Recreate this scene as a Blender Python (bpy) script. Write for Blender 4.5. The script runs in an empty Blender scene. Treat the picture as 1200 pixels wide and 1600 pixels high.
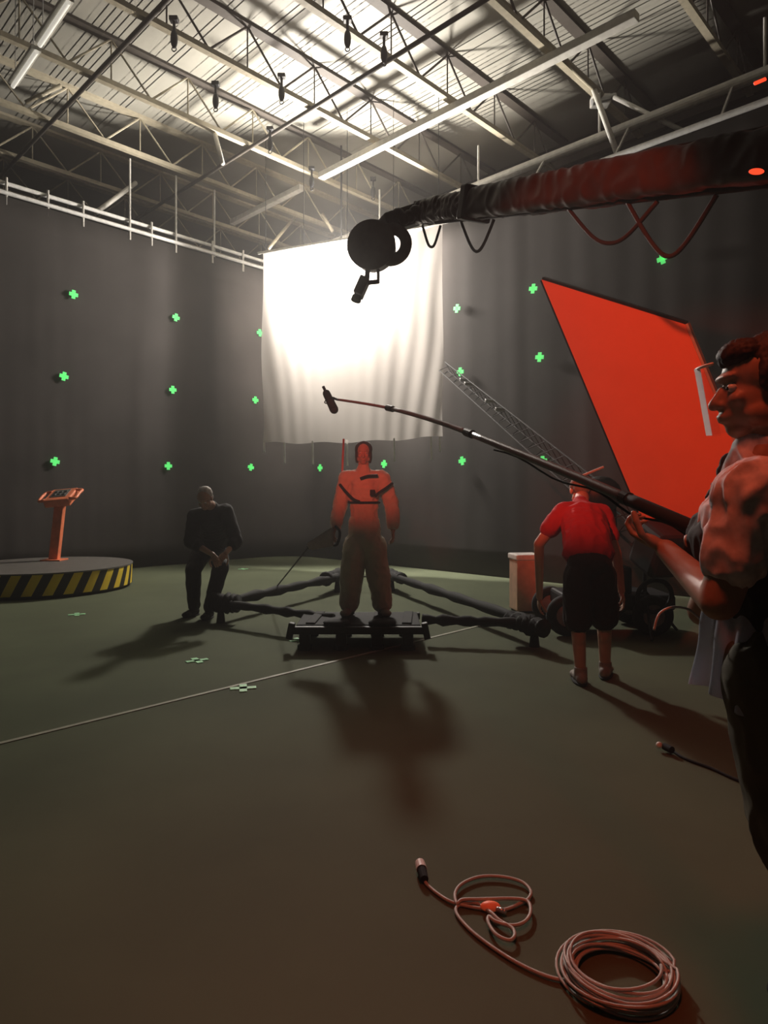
import bpy, bmesh, math, random
from mathutils import Vector as V, Matrix, noise
random.seed(7)
sc = bpy.context.scene
COL = sc.collection
F = 1038.0; H = 1.46; HY = 770.0          # focal length in px, eye height, horizon row
# ------------------------------------------------------------------ camera
cam = bpy.data.cameras.new('camera'); cam.sensor_fit = 'VERTICAL'; cam.sensor_height = 32
cam.lens = F/1600*32; cam.shift_y = -30/1600; cam.clip_end = 200
co = bpy.data.objects.new('camera', cam); COL.objects.link(co)
co.location = (0, 0, H); co.rotation_euler = (math.pi/2, 0, 0); sc.camera = co
# ------------------------------------------------------------------ world, exposure
w = bpy.data.worlds.new('world'); sc.world = w; w.use_nodes = True
w.node_tree.nodes['Background'].inputs[0].default_value = (0.5, 0.55, 0.6, 1)
w.node_tree.nodes['Background'].inputs[1].default_value = 0.004
hz = w.node_tree.nodes.new('ShaderNodeVolumeScatter')      # thin stage haze filling the air
hz.inputs['Density'].default_value = .0052; hz.inputs['Anisotropy'].default_value = .6; hz.inputs['Color'].default_value = (1, .97, .93, 1)
w.node_tree.links.new(hz.outputs[0], w.node_tree.nodes['World Output'].inputs['Volume'])
vs = sc.view_settings
vs.view_transform = 'Standard'; vs.look = 'None'; vs.gamma = 1; vs.exposure = 0.0
try: vs.use_curve_mapping = False
except Exception: pass
U = V((.697, .717, 0)); W = V((-.717, .697, 0))
def SW(s, w_, z): return U*s + W*w_ + V((0, 0, z))
def P(x, y, d): return V(((x-600)*d/F, d, H+(HY-y)*d/F))
def PZ(x, y, z): return P(x, y, F*(H-z)/(y-HY))
# ------------------------------------------------------------------ lights
KEY = V((-.9, 14.0, 5.8))
def lamp(kind, name, loc, target, power, color, **kw):
    l = bpy.data.lights.new(name, kind); l.energy = power; l.color = color
    for k, v in kw.items(): setattr(l, k, v)
    o = bpy.data.objects.new(name, l); COL.objects.link(o); o.location = loc
    o.rotation_euler = (V(target)-V(loc)).to_track_quat('-Z', 'Y').to_euler()
    return o
lamp('SPOT', 'key_light', KEY+V((0, -.20, 0)), KEY+V((.05, -5, 0)), 6300, (1, .93, .84), spot_size=math.radians(179), spot_blend=.28, shadow_soft_size=.26)
RA = V((-.9, -1.2, 3.1)); RB = V((-1.5, 1.0, 3.9)); RC = V((.1, 1.0, 4.3))
lamp('SPOT', 'red_light', RA, P(570, 722, 6.6), 1150, (1, .09, .045), spot_size=math.radians(10.5), spot_blend=.9, shadow_soft_size=.05)
lamp('SPOT', 'red_light', RB, P(985, 640, 6.2), 1050, (1, .10, .035), spot_size=math.radians(33), spot_blend=.5, shadow_soft_size=.08)
lamp('SPOT', 'red_light', RC, V((.75, 2.0, .2)), 165, (1, .13, .05), spot_size=math.radians(88), spot_blend=1, shadow_soft_size=.25)
# ------------------------------------------------------------------ materials
MATS = {}
def mat(name, col, rough=.7, metal=0, var=.12, scale=12, bump=0, emit=None, es=1):
    if name in MATS: return MATS[name]
    m = bpy.data.materials.new(name); m.use_nodes = True; n = m.node_tree.nodes; L = m.node_tree.links
    b = n['Principled BSDF']; b.inputs['Roughness'].default_value = rough; b.inputs['Metallic'].default_value = metal
    tc = n.new('ShaderNodeTexCoord'); nz = n.new('ShaderNodeTexNoise'); nz.inputs['Scale'].default_value = scale
    nz.inputs['Detail'].default_value = 5; L.new(tc.outputs['Object'], nz.inputs['Vector'])
    r = n.new('ShaderNodeValToRGB'); L.new(nz.outputs['Fac'], r.inputs['Fac'])
    r.color_ramp.elements[0].position = .3; r.color_ramp.elements[1].position = .7
    r.color_ramp.elements[0].color = (*[c*(1-var) for c in col], 1)
    r.color_ramp.elements[1].color = (*[min(1, c*(1+var)) for c in col], 1)
    L.new(r.outputs['Color'], b.inputs['Base Color'])
    if bump:
        bp = n.new('ShaderNodeBump'); bp.inputs['Strength'].default_value = bump; bp.inputs['Distance'].default_value = .01
        L.new(nz.outputs['Fac'], bp.inputs['Height']); L.new(bp.outputs['Normal'], b.inputs['Normal'])
    if emit:
        b.inputs['Emission Color'].default_value = (*emit, 1); b.inputs['Emission Strength'].default_value = es
    MATS[name] = m; return m
M_floor = mat('studio_floor_paint', (.094, .107, .064), .85, 0, .16, .9, .05)
M_floor.node_tree.nodes['Principled BSDF'].inputs['Specular IOR Level'].default_value = .15
M_curt = mat('black_drape', (.058, .052, .050), .95, 0, .12, 1.2, .05)
M_curt.node_tree.nodes['Principled BSDF'].inputs['Specular IOR Level'].default_value = .1
M_deck = mat('roof_deck', (.25, .24, .205), .6, .0, .14, .6)
M_wall = mat('dark_wall', (.03, .03, .032), .9)
M_chordD = mat('dark_brown_steel', (.045, .036, .028), .7)
M_chordL = mat('cream_steel', (.36, .32, .235), .6)
M_pipe = mat('galvanised_pipe', (.62, .60, .56), .45, .2)
M_rail = mat('bright_white_rail', (.85, .84, .82), .5)
M_pipeW = mat('white_painted_pipe', (.6, .58, .53), .5)
M_black = mat('black_metal', (.012, .012, .014), .5, .2)
M_rub = mat('black_rubber', (.010, .010, .011), .85)
M_crane = mat('dark_crane_paint', (.03, .02, .017), .5, .1)
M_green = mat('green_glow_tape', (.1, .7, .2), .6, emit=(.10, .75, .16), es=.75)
M_gtape = mat('pale_green_tape', (.45, .9, .5), .5)
M_skin = mat('skin', (.52, .31, .22), .55, 0, .06)
M_skin2 = mat('tanned_skin', (.36, .20, .13), .5, 0, .06)
M_orange = mat('orange_painted_metal', (.80, .22, .10), .45)
M_steel = mat('brushed_steel', (.5, .5, .5), .35, .8)
M_white = mat('white_plastic', (.85, .84, .8), .4)
M_cable = mat('grey_cable', (.50, .46, .42), .5)
# ------------------------------------------------------------------ mesh builder
WORG = {}
def link(name, mesh, m=None, parent=None, org=None, smooth=False):
    if parent is not None: org = WORG[parent.name]
    if org is None:
        xs = [v.co for v in mesh.vertices]
        org = V(((min(c.x for c in xs)+max(c.x for c in xs))/2, (min(c.y for c in xs)+max(c.y for c in xs))/2, min(c.z for c in xs)))
    mesh.transform(Matrix.Translation(-V(org)))
    o = bpy.data.objects.new(name, mesh); COL.objects.link(o)
    if parent is not None: o.parent = parent
    else: o.location = org
    WORG[o.name] = V(org)
    if m:
        mesh.materials.clear(); mesh.materials.append(m)
    if smooth:
        for p in mesh.polygons: p.use_smooth = True
    return o
def basis(z, hint=None):
    z = z.normalized(); h = V(hint) if hint is not None else (V((0, 0, 1)) if abs(z.z) < .95 else V((0, 1, 0)))
    x = h.cross(z)
    if x.length < 1e-5: x = V((1, 0, 0)).cross(z)
    x.normalize(); y = z.cross(x)
    return Matrix((x, y, z)).transposed()
class MB:
    def __init__(s): s.bm = bmesh.new()
    def box(s, c, size, R=None, bev=0):
        M = Matrix.Translation(V(c)) @ (R.to_4x4() if R is not None else Matrix.Identity(4)) @ Matrix.Diagonal((*size, 1))
        r = bmesh.ops.create_cube(s.bm, size=1, matrix=M)
        if bev:
            ed = list({e for v in r['verts'] for e in v.link_edges})
            bmesh.ops.bevel(s.bm, geom=ed, offset=bev, segments=2, profile=.5, affect='EDGES')
        return s
    def bar(s, a, b, wd, ht, hint=None, bev=0):
        a, b = V(a), V(b); d = b-a
        return s.box((a+b)/2, (wd, ht, d.length), basis(d, hint), bev)
    def cyl(s, a, b, r0, r1=None, seg=14):
        a, b = V(a), V(b); d = b-a
        M = Matrix.Translation((a+b)/2) @ basis(d).to_4x4()
        bmesh.ops.create_cone(s.bm, cap_ends=True, segments=seg, radius1=r0, radius2=r0 if r1 is None else r1, depth=d.length, matrix=M)
        return s
    def ell(s, c, rad, R=None, sub=3):
        M = Matrix.Translation(V(c)) @ (R.to_4x4() if R is not None else Matrix.Identity(4)) @ Matrix.Diagonal((*rad, 1))
        bmesh.ops.create_icosphere(s.bm, subdivisions=sub, radius=1, matrix=M); return s
    def caps(s, a, b, r0, r1):
        s.ell(a, (r0,)*3, sub=2); s.ell(b, (r1,)*3, sub=2); return s.cyl(a, b, r0, r1, 16)
    def loft(s, a, b, ra, rb, side, n=7):
        a, b = V(a), V(b); ax = (b-a).normalized(); sd = (V(side)-ax*V(side).dot(ax)).normalized()
        R = Matrix((sd, ax.cross(sd), ax)).transposed(); L = (b-a).length
        for i in range(n):
            t = i/(n-1); x = ra[0]*(1-t)+rb[0]*t; y = ra[1]*(1-t)+rb[1]*t
            s.ell(a.lerp(b, t), (x, y, max(L/n*1.2, min(x, y)*.75)), R, 2)
        return s
    def tube(s, pts, r, seg=8, closed=False):
        pts = [V(p) for p in pts]; n = len(pts); rings = []; up = None
        for i, p in enumerate(pts):
            a = pts[(i-1) % n] if (closed or i) else pts[0]; b = pts[(i+1) % n] if (closed or i < n-1) else pts[-1]
            t = (b-a).normalized()
            if up is None: up = V((0, 0, 1)) if abs(t.z) < .9 else V((1, 0, 0))
            x = up.cross(t); x.normalize(); y = t.cross(x); up = y
            rr = r[i] if isinstance(r, (list, tuple)) else r
            rings.append([s.bm.verts.new(p+(x*math.cos(2*math.pi*k/seg)+y*math.sin(2*math.pi*k/seg))*rr) for k in range(seg)])
        for i in range(n if closed else n-1):
            A, B = rings[i], rings[(i+1) % n]
            for k in range(seg): s.bm.faces.new((A[k], A[(k+1) % seg], B[(k+1) % seg], B[k]))
        if not closed:
            s.bm.faces.new(rings[0][::-1]); s.bm.faces.new(rings[-1])
        return s
    def torus(s, c, nrm, R, r, n=40, seg=10, a0=0, a1=2*math.pi):
        B = basis(V(nrm)); full = abs(a1-a0-2*math.pi) < 1e-4
        pts = [V(c)+B@V((math.cos(a0+(a1-a0)*i/(n if full else n-1))*R, math.sin(a0+(a1-a0)*i/(n if full else n-1))*R, 0)) for i in range(n)]
        return s.tube(pts, r, seg, full)
    def done(s, name, m, parent=None, org=None, smooth=False, vox=0, it=6, wr=None):
        bmesh.ops.recalc_face_normals(s.bm, faces=s.bm.faces)
        me = bpy.data.meshes.new(name); s.bm.to_mesh(me); s.bm.free()
        if vox: me = remesh(me, vox, it, wr); smooth = True
        o = link(name, me, m, parent, org, smooth)
        return o
def remesh(me, vox, it=6, wr=None):
    t = bpy.data.objects.new('tmp', me); COL.objects.link(t)
    a = t.modifiers.new('r', 'REMESH'); a.mode = 'VOXEL'; a.voxel_size = vox
    b = t.modifiers.new('s', 'SMOOTH'); b.iterations = it; b.factor = .5
    dg = bpy.context.evaluated_depsgraph_get(); dg.update()
    m2 = bpy.data.meshes.new_from_object(t.evaluated_get(dg)); bpy.data.objects.remove(t)
    m2.name = me.name
    if wr:
        amp, sx, sz = wr; ns = [v.normal.copy() for v in m2.vertices]
        for v, n_ in zip(m2.vertices, ns):
            q = V((v.co.x*sx, v.co.y*sx, v.co.z*sz))
            k = noise.noise(q); k2 = 1-2*abs(noise.noise(q*1.7+V((9, 3, 1))))
            v.co += n_*(amp*(.5*k+.5*k2))
    return m2
def spline(pts, n=8, closed=False):
    pts = [V(p) for p in pts]; out = []; N = len(pts)
    g = (lambda i: pts[i % N]) if closed else (lambda i: pts[max(0, min(N-1, i))])
    for i in range(N if closed else N-1):
        a, b, c, d = g(i-1), g(i), g(i+1), g(i+2)
        for k in range(n):
            t = k/n
            out.append(.5*((2*b)+(c-a)*t+(2*a-5*b+4*c-d)*t*t+(3*b-a-3*c+d)*t**3))
    if not closed: out.append(pts[-1])
    return out
def empty(name, loc, label, cat, group=None):
    o = bpy.data.objects.new(name, None); COL.objects.link(o); o.location = loc; o.empty_display_size = .1
    WORG[o.name] = V(loc); return tag(o, label, cat, group)
def tag(o, label, cat, group=None):
    o['label'] = label; o['category'] = cat
    if group: o['group'] = group
    return o
def struct(o): o['kind'] = 'structure'; return o
def grid(name, fn, nu, nv, m, **k):
    bm = bmesh.new(); vv = [[bm.verts.new(fn(i/nu, j/nv)) for j in range(nv+1)] for i in range(nu+1)]
    for i in range(nu):
        for j in range(nv): bm.faces.new((vv[i][j], vv[i+1][j], vv[i+1][j+1], vv[i][j+1]))
    me = bpy.data.meshes.new(name); bm.to_mesh(me); bm.free()
    return link(name, me, m, smooth=True, **k)
# ================================================================== STRUCTURE
S0, S1, W0, W1 = -8.0, 12.6, -9.0, 17.6
ZR = H+7.36
R_u = Matrix((U, W, V((0, 0, 1)))).transposed()
def slab(name, a, b, z0, z1, m): # box in s,w coordinates
    c = SW((a[0]+b[0])/2, (a[1]+b[1])/2, (z0+z1)/2)
    return struct(MB().box(c, (abs(b[0]-a[0]), abs(b[1]-a[1]), z1-z0), R_u).done(name, m))
slab('floor', (S0, W0), (S1, W1), -.2, 0, M_floor)
slab('wall_left', (S0, W1), (S1, W1+.2), 0, ZR, M_wall)
slab('wall_right', (S1, W0), (S1+.2, W1), 0, ZR, M_wall)
slab('wall_back', (S0-.2, W0), (S0, W1), 0, ZR, M_wall)
slab('wall_front', (S0, W0-.2), (S1, W0), 0, ZR, M_wall)
bm = bmesh.new(); prof = []; s = S0   # corrugated deck, ribs run across the joists
while s < S1:
    prof += [(s, 0), (s+.050, 0), (s+.060, .045), (s+.095, .045)]; s += .105
prev = None
for q in prof:
    a = bm.verts.new(SW(q[0], W0, ZR+q[1])); b = bm.verts.new(SW(q[0], W1, ZR+q[1]))
    if prev: bm.faces.new((prev[0], prev[1], b, a))
    prev = (a, b)
me = bpy.data.meshes.new('ceiling'); bm.to_mesh(me); bm.free()
o = struct(link('ceiling', me, M_deck)); md = o.modifiers.new('thick', 'SOLIDIFY'); md.thickness = .06; md.offset = 1
# ================================================================== ROOF JOISTS
ws = [-.35, 1.48, 3.30, 5.13, 6.95, 8.76, 10.58, 12.40, 14.22, 16.04]
nm = {3.30: 'dark open-web roof joist at the far upper right above the crane arm',
      5.13: 'open-web roof joist above the top end of the long pale strut',
      6.95: 'open-web roof joist crossing the middle of the brightest roof deck',
      8.76: 'open-web roof joist passing above the lamp-lit sheet, three black clamps on its lower chord',
      10.58: 'open-web roof joist running down to the camera head with its pale lower chord',
      12.40: 'pale open-web roof joist directly over the left curtain',
      14.22: 'pale open-web roof joist just beyond the left curtain rail',
      16.04: 'roof joist farthest behind the left curtain, close to the outer wall',
      1.48: 'open-web roof joist beyond the frame over the camera side', -.35: 'open-web roof joist nearest to the camera operator side'}
for wj in ws:
    a0 = -2.0; a1 = 12.55
    e = empty('roof_joist', SW(a0, wj, H+6.5), nm[wj], 'roof joist', 'open-web roof joists')
    light = wj > 10  # paler steel tone on the joists farther left
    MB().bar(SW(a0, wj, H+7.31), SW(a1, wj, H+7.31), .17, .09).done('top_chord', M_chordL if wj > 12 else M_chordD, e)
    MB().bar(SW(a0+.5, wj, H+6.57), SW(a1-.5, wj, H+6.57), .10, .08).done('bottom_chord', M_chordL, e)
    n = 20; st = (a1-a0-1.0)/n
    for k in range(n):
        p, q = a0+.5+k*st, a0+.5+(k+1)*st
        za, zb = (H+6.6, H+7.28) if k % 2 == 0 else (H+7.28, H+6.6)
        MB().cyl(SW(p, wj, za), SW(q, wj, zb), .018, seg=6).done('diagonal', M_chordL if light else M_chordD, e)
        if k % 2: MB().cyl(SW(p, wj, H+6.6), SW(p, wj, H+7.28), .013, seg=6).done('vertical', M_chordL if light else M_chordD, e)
def pipe(name, a, b, r, m, label, cat='pipe', group=None):
    return tag(MB().cyl(a, b, r).done(name, m, smooth=True), label, cat, group)
tag(MB().bar(SW(12.45, -5, H+6.9), SW(12.45, 17, H+6.9), .12, .3).done('girder', M_chordD), 'dark girder carrying the far ends of the roof joists', 'girder')
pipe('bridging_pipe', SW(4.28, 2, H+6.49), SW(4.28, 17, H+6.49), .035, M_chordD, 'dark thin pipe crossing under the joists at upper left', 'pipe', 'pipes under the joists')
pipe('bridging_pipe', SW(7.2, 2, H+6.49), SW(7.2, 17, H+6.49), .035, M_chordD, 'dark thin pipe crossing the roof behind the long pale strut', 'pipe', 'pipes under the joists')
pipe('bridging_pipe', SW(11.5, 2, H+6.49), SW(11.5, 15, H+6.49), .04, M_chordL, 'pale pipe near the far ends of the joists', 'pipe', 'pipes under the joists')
tag(MB().bar(SW(8.72, 3.76, H+6.38), SW(8.72, 10.25, H+6.38), .15, .12, bev=.01).done('strut', M_pipeW), 'long thick pale strut crossing the roof diagonally in front of the joists', 'strut')
tag(MB().bar(SW(8.75, 10.9, H+6.38), SW(8.75, 13.5, H+6.38), .14, .11, bev=.01).done('strut', M_pipeW), 'short thick pale strut above the left end of the sheet', 'strut')
# fluorescent strip, tube given a weak glow
for (a, b, lb) in (((107, -3), (62, 65), 'upper pale strip light housing in the top left corner of the roof'), ((57, 75), (20, 130), 'lower pale strip light housing below the other one at top left')):
    zz = 6.1; pa = P(a[0], a[1], F*zz/(HY-a[1])); pb = P(b[0], b[1], F*zz/(HY-b[1]))
    e = empty('strip_light', (pa+pb)/2, lb, 'strip light', 'strip lights in the roof')
    MB().bar(pa, pb, .13, .05).done('housing', M_pipeW, e)
    MB().cyl(pa+V((0, 0, -.05)), pb+V((0, 0, -.05)), .03).done('tube', mat('lit_tube', (.9, .9, .85), .4, emit=(1, .93, .8), es=.5), e)
    for t in (.12, .88):
        q = pa.lerp(pb, t); MB().cyl(q, V((q.x, q.y, ZR)), .006, seg=6).done('hanger', M_steel, e)
# hanging clamps
cl = [((272, 52), 'black clamp hanging on a joist at the upper left of the roof'), ((337, 150), 'black clamp hanging between two joists left of the roof centre'),
      ((422, 218), 'black clamp hanging on the pale chord left of centre'), ((487, 278), 'black clamp hanging where the two pale struts nearly meet'),
      ((583, 294), 'black clamp hanging above the camera head'), ((543, 52), 'black clamp with a curled hook at the top centre of the roof'),
      ((440, 138), 'small black clamp at the end of the pale chord segment, centre of roof'), ((600, 76), 'small black clamp right of the one with the hook')]
for (q, lb) in cl:
    zz = 6.33; c = P(q[0], q[1], F*zz/(HY-q[1]))
    e = empty('beam_clamp', c-V((0, 0, .2)), lb, 'clamp', 'black clamps on the roof steel')
    MB().cyl(c+V((0, 0, .0)), c+V((0, 0, .22)), .02).done('stem', M_black, e)
    MB().ell(c-V((0, 0, .08)), (.05, .05, .13)).done('clamp_body', M_black, e, smooth=True)
    MB().box(c+V((0, 0, .19)), (.12, .10, .06), bev=.01).done('jaw', M_black, e)
    MB().torus(c-V((0, 0, .22)), (0, 1, 0), .03, .008, 20, 6).done('hook', M_black, e, smooth=True)
# bundle of loose rigging braces: (pixel a, height a, pixel b, height b)
def br(a, za, b, zb, r, m, lb, nmn='brace'):
    pa = P(a[0], a[1], F*(za)/(HY-a[1])); pb = P(b[0], b[1], F*(zb)/(HY-b[1]))
    return pipe(nmn, pa, pb, r, m, lb, 'brace', 'rigging braces in the roof')
br((150, 332), 5.35, (212, 286), 6.4, .045, M_pipeW, 'white diagonal brace rising from the left curtain rail')
br((40, 160), 6.5, (95, 134), 6.9, .035, M_chordL, 'short cream brace under the roof at far left')
br((336, 210), 6.5, (348, 256), 5.9, .04, M_pipeW, 'short white rod hanging left of the roof centre')
br((503, 334), 6.3, (520, 362), 5.9, .04, M_chordL, 'short pale rod hanging just above the sheet')
br((420, 388), 5.0, (460, 340), 6.3, .035, M_chordL, 'pale diagonal brace above the left corner of the sheet')
br((928, 140), 6.5, (965, 242), 5.2, .045, M_pipeW, 'white rod hanging down above the crane arm at right')
br((960, 152), 6.4, (1078, 210), 5.3, .035, M_pipe, 'thin pipe from the hanging white rod to the right curtain rail')
br((780, 0), 6.75, (940, 148), 6.5, .05, M_chordL, 'pale brace running beside a joist to the hanging white rod')
e = empty('pipe_coupler', P(938, 158, 11.0), 'bright metal coupler where the rods meet above the crane arm', 'coupler')
MB().box(P(938, 158, 11.0), (.3, .2, .16), bev=.02).done('coupler_body', M_pipe, e); MB().cyl(P(925, 160, 10.9), P(962, 150, 10.9), .05).done('coupler_pin', M_steel, e)
# ================================================================== CURTAIN
WC, SC = 12.45, 9.65
def rail_path(off=0, rad=.9):
    """left curtain (w = WC) from near end to the corner, then the right curtain (s = SC)"""
    pts = []; n = 260
    for i in range(n): pts.append((-3+(SC-rad+3)*i/n, WC-off))
    for i in range(24):
        a = math.pi/2*i/24; pts.append((SC-rad+(rad-off)*math.sin(a), WC-rad+(rad-off)*math.cos(a)))
    for i in range(n+1): pts.append((SC-off, WC-rad-(WC-rad+5)*i/n))
    return pts
rp = rail_path()
ZC = H+5.02
bm = bmesh.new(); cols = []
NZ = 14
for i, (a, b) in enumerate(rp):
    p0 = rp[max(0, i-1)]; p1 = rp[min(len(rp)-1, i+1)]
    t = V((p1[0]-p0[0], p1[1]-p0[1], 0)).normalized(); nn = V((t.y, -t.x, 0))
    row = []
    for j in range(NZ+1):
        z = .01+(ZC-.01)*j/NZ
        d = .007*noise.noise(V((i*.21, z*.10, 0)))+.02*noise.noise(V((i*.04, z*.25, 4)))
        row.append(bm.verts.new(SW(a+nn.x*d, b+nn.y*d, z)))
    cols.append(row)
for i in range(len(cols)-1):
    for j in range(NZ): bm.faces.new((cols[i][j], cols[i+1][j], cols[i+1][j+1], cols[i][j+1]))
me = bpy.data.meshes.new('backdrop_curtain'); bm.to_mesh(me); bm.free()
o = tag(link('backdrop_curtain', me, M_curt, smooth=True), 'tall dark charcoal curtain wrapping both sides of the studio around the corner', 'curtain')
md = o.modifiers.new('thick', 'SOLIDIFY'); md.thickness = .01; md.offset = 1
# rails
e = empty('curtain_rail', SW(4, WC, H+5.1), 'white double pipe rail along the top of the left curtain', 'curtain rail')
MB().cyl(SW(-2, WC-.02, H+5.08), SW(9.3, WC-.02, H+5.08), .035).done('lower_pipe', M_rail, e)
MB().cyl(SW(-2, WC+.06, H+5.27), SW(9.3, WC+.06, H+5.27), .035).done('upper_pipe', M_rail, e)
for x in (10, 75, 130, 203, 237, 275, 332, 380):
    d = WC/(.717*(600-x)/F+.697); p = P(x, 300, d)
    MB().cyl(V((p.x, p.y, H+4.88)), V((p.x, p.y, H+5.35)), .022, seg=8).done('pipe_clamp', M_pipe, e)
for x in (203, 275, 335):
    d = (WC+.1)/(.717*(600-x)/F+.697); p = P(x, 300, d)
    MB().cyl(V((p.x, p.y, H+5.0)), V((p.x, p.y, H+6.5)), .02, seg=8).done('drop_rod', M_pipe, e)
e = empty('curtain_rail', SW(SC, 3, H+5.1), 'white pipe rail along the top of the right curtain behind the crane arm', 'curtain rail')
MB().cyl(SW(SC-.02, -3, H+5.08), SW(SC-.02, 12.0, H+5.08), .045).done('lower_pipe', M_rail, e)
MB().cyl(SW(SC+.5, 2.2, H+5.75), SW(SC+.5, 11.9, H+5.75), .08).done('upper_pipe', M_pipeW, e)
for w_ in (2.6, 5, 7.4, 10): MB().cyl(SW(SC+.5, w_, H+5.75), SW(SC+.5, w_, H+6.5), .02, seg=8).done('drop_rod', M_pipe, e)
for w_ in (3, 4.5, 6, 7.5, 9): MB().bar(SW(SC-.02, w_, H+5.08), SW(SC+.5, w_, H+5.75), .03, .03).done('bracket', M_pipe, e)
# ================================================================== TRACKING MARKERS
def cross(bm_, c, nrm, size, wd, th, rot=0):
    B = basis(V(nrm), (0, 0, 1) if abs(V(nrm).z) < .5 else (0, 1, 0)) @ Matrix.Rotation(rot, 3, 'Z')
    bm_.box(c, (size, wd, th), B); bm_.box(c, (wd, size, th), B); return bm_
left = [(115, 460, 'top row, leftmost'), (275, 496, 'top row, second from left'), (406, 520, 'top row, touching the left sheet edge'),
        (100, 588, 'middle row, leftmost'), (270, 609, 'middle row, second from left'), (399, 625, 'middle row, just left of the sheet'),
        (86, 721, 'low on the curtain above the orange console'), (263, 728, 'lowest row, above the stooping man'), (392, 730, 'lowest row, under the left sheet corner')]
right = [(500, 731, 'below the hanging sheet ties'), (600, 725, 'just right of the costumed person\'s head'),
         (714, 482, 'top row, beside the right sheet edge'), (719, 581, 'middle row, just right of the sheet'), (722, 720, 'lowest row, right of the sheet corner'),
         (833, 451, 'just left of the top corner of the red panel'), (843, 558, 'left of the slanting edge of the red panel'), (848, 720, 'partly behind the boom pole'),
         (1035, 404, 'alone at the upper right above the red panel')]
for L_, side in ((left, 'L'), (right, 'R')):
    for i, (x, y, lb) in enumerate(L_):
        k = (x-600)/F
        d = (WC-.06)/(-.717*k+.697) if side == 'L' else (SC-.06)/(.697*k+.717)
        nrm = -W if side == 'L' else -U
        o = cross(MB(), P(x, y, d), nrm, .155, .064, .012, random.uniform(-.2, .2)).done('tracking_marker', M_green)
        tag(o, 'green cross marker on the curtain, '+lb, 'tracking marker', 'green cross markers on the curtain')
for (x, y, lb) in ((120, 960, 'below the striped round platform'), (380, 889, 'behind the stooping man, near the curtain'), (308, 1032, 'below the stooping man\'s shadow'),
                   (380, 1075, 'on the long thin floor line'), (467, 1000, 'at the left end of the black platform')):
    o = cross(MB(), PZ(x, y, .004), (0, 0, 1), .19, .055, .006, random.uniform(.2, .6)).done('floor_marker', M_gtape)
    tag(o, 'pale green tape cross on the floor '+lb, 'tape mark', 'tape crosses on the floor')
a = PZ(-60, 1176, .003); b = PZ(760, 975, .003)
tag(MB().bar(a, b, .035, .004, hint=(0, 0, 1)).done('floor_line', mat('line_tape', (.30, .30, .22), .6)), 'long thin pale tape line running diagonally across the floor', 'tape line')
# ================================================================== SHEET AND KEY LAMP
ms = bpy.data.materials.new('white_muslin'); ms.use_nodes = True; n = ms.node_tree.nodes; L = ms.node_tree.links; n.clear()
out = n.new('ShaderNodeOutputMaterial'); df = n.new('ShaderNodeBsdfDiffuse'); tr = n.new('ShaderNodeBsdfTranslucent'); tp = n.new('ShaderNodeBsdfTransparent')
df.inputs[0].default_value = (.72, .68, .64, 1); tr.inputs[0].default_value = (.95, .88, .82, 1)
m1 = n.new('ShaderNodeMixShader'); m2 = n.new('ShaderNodeMixShader')
m1.inputs[0].default_value = .19; m2.inputs[0].default_value = .33
L.new(df.outputs[0], m1.inputs[1]); L.new(tr.outputs[0], m1.inputs[2]); L.new(m1.outputs[0], m2.inputs[1]); L.new(tp.outputs[0], m2.inputs[2]); L.new(m2.outputs[0], out.inputs[0])
wv = n.new('ShaderNodeTexNoise'); wv.inputs['Scale'].default_value = 300; bp = n.new('ShaderNodeBump'); bp.inputs['Strength'].default_value = .1
L.new(wv.outputs['Fac'], bp.inputs['Height']); L.new(bp.outputs['Normal'], df.inputs['Normal'])
SA, SB = V((-2.47, 13.5, 0)), V((1.06, 12.0, 0)); ST, SBt = H+4.86, H+1.02
nS = V((SB.y-SA.y, -(SB.x-SA.x), 0)).normalized()
def sheet(u, v):
    z = SBt+(ST-SBt)*v
    inset = .012*math.sin(v*math.pi*3+.4)*(1-v)
    uu = u+ (inset*(1-2*u))*.35
    p = SA.lerp(SB, uu); z += -.05*math.sin(u*math.pi)*(1-v) + .018*math.sin(u*math.pi*7)*(1-v)**4
    # folds fan in from the corners towards the bottom middle
    f = u + (1-v)*.16*math.cos(u*math.pi)*-1
    edge = abs(2*u-1)
    d = .020*math.sin(f*62+2*noise.noise(V((u*3, v*2, 1))))*(1-v*.75)*(.12+.88*edge**1.5)
    d += .026*math.sin((u+(1-v)*.22*(1 if u < .5 else -1))*22)*(1-v)*edge
    d += .05*noise.noise(V((u*5, v*1.6, 7)))
    return V((p.x, p.y, 0))+nS*d+V((0, 0, z))
e = empty('hanging_sheet', V(((SA.x+SB.x)/2, (SA.y+SB.y)/2, SBt)), 'large square off-white muslin sheet hanging in the corner, lit from behind', 'sheet')
grid('cloth', sheet, 150, 110, ms, parent=e)
MB().cyl(SA+V((-.1, .04, ST+.02)), SB+V((.1, -.04, ST+.02)), .025).done('top_pipe', M_pipe, e)
for i, x in enumerate((408, 446, 492, 546, 616, 668, 683)):
    t = (x-409)/(684-409); t = min(.985, max(.01, t)); p = SA.lerp(SB, t); L_ = [.2, .43, .46, .5, .44, .42, .28][i]
    MB().bar(V((p.x, p.y, SBt+.0)), V((p.x+.01, p.y, SBt-L_)), .035, .004, hint=nS).done('tie', M_white, e)
for t in (.02, .25, .5, .75, .98):
    p = SA.lerp(SB, t); MB().cyl(V((p.x, p.y, ST)), V((p.x, p.y, ZR-.02)), .006, seg=6).done('rope', M_black, e)
e = empty('studio_lamp', KEY-V((0, 0, .3)), 'big round studio lamp hanging behind the sheet', 'lamp')
aim = V((.01, -1, -.02)).normalized()
MB().cyl(KEY-aim*-.12, KEY-aim*.45, .26, .2, 32).done('housing', M_black, e, smooth=False)
MB().torus(KEY+aim*.13, aim, .25, .02).done('lens_ring', M_steel, e)
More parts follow.
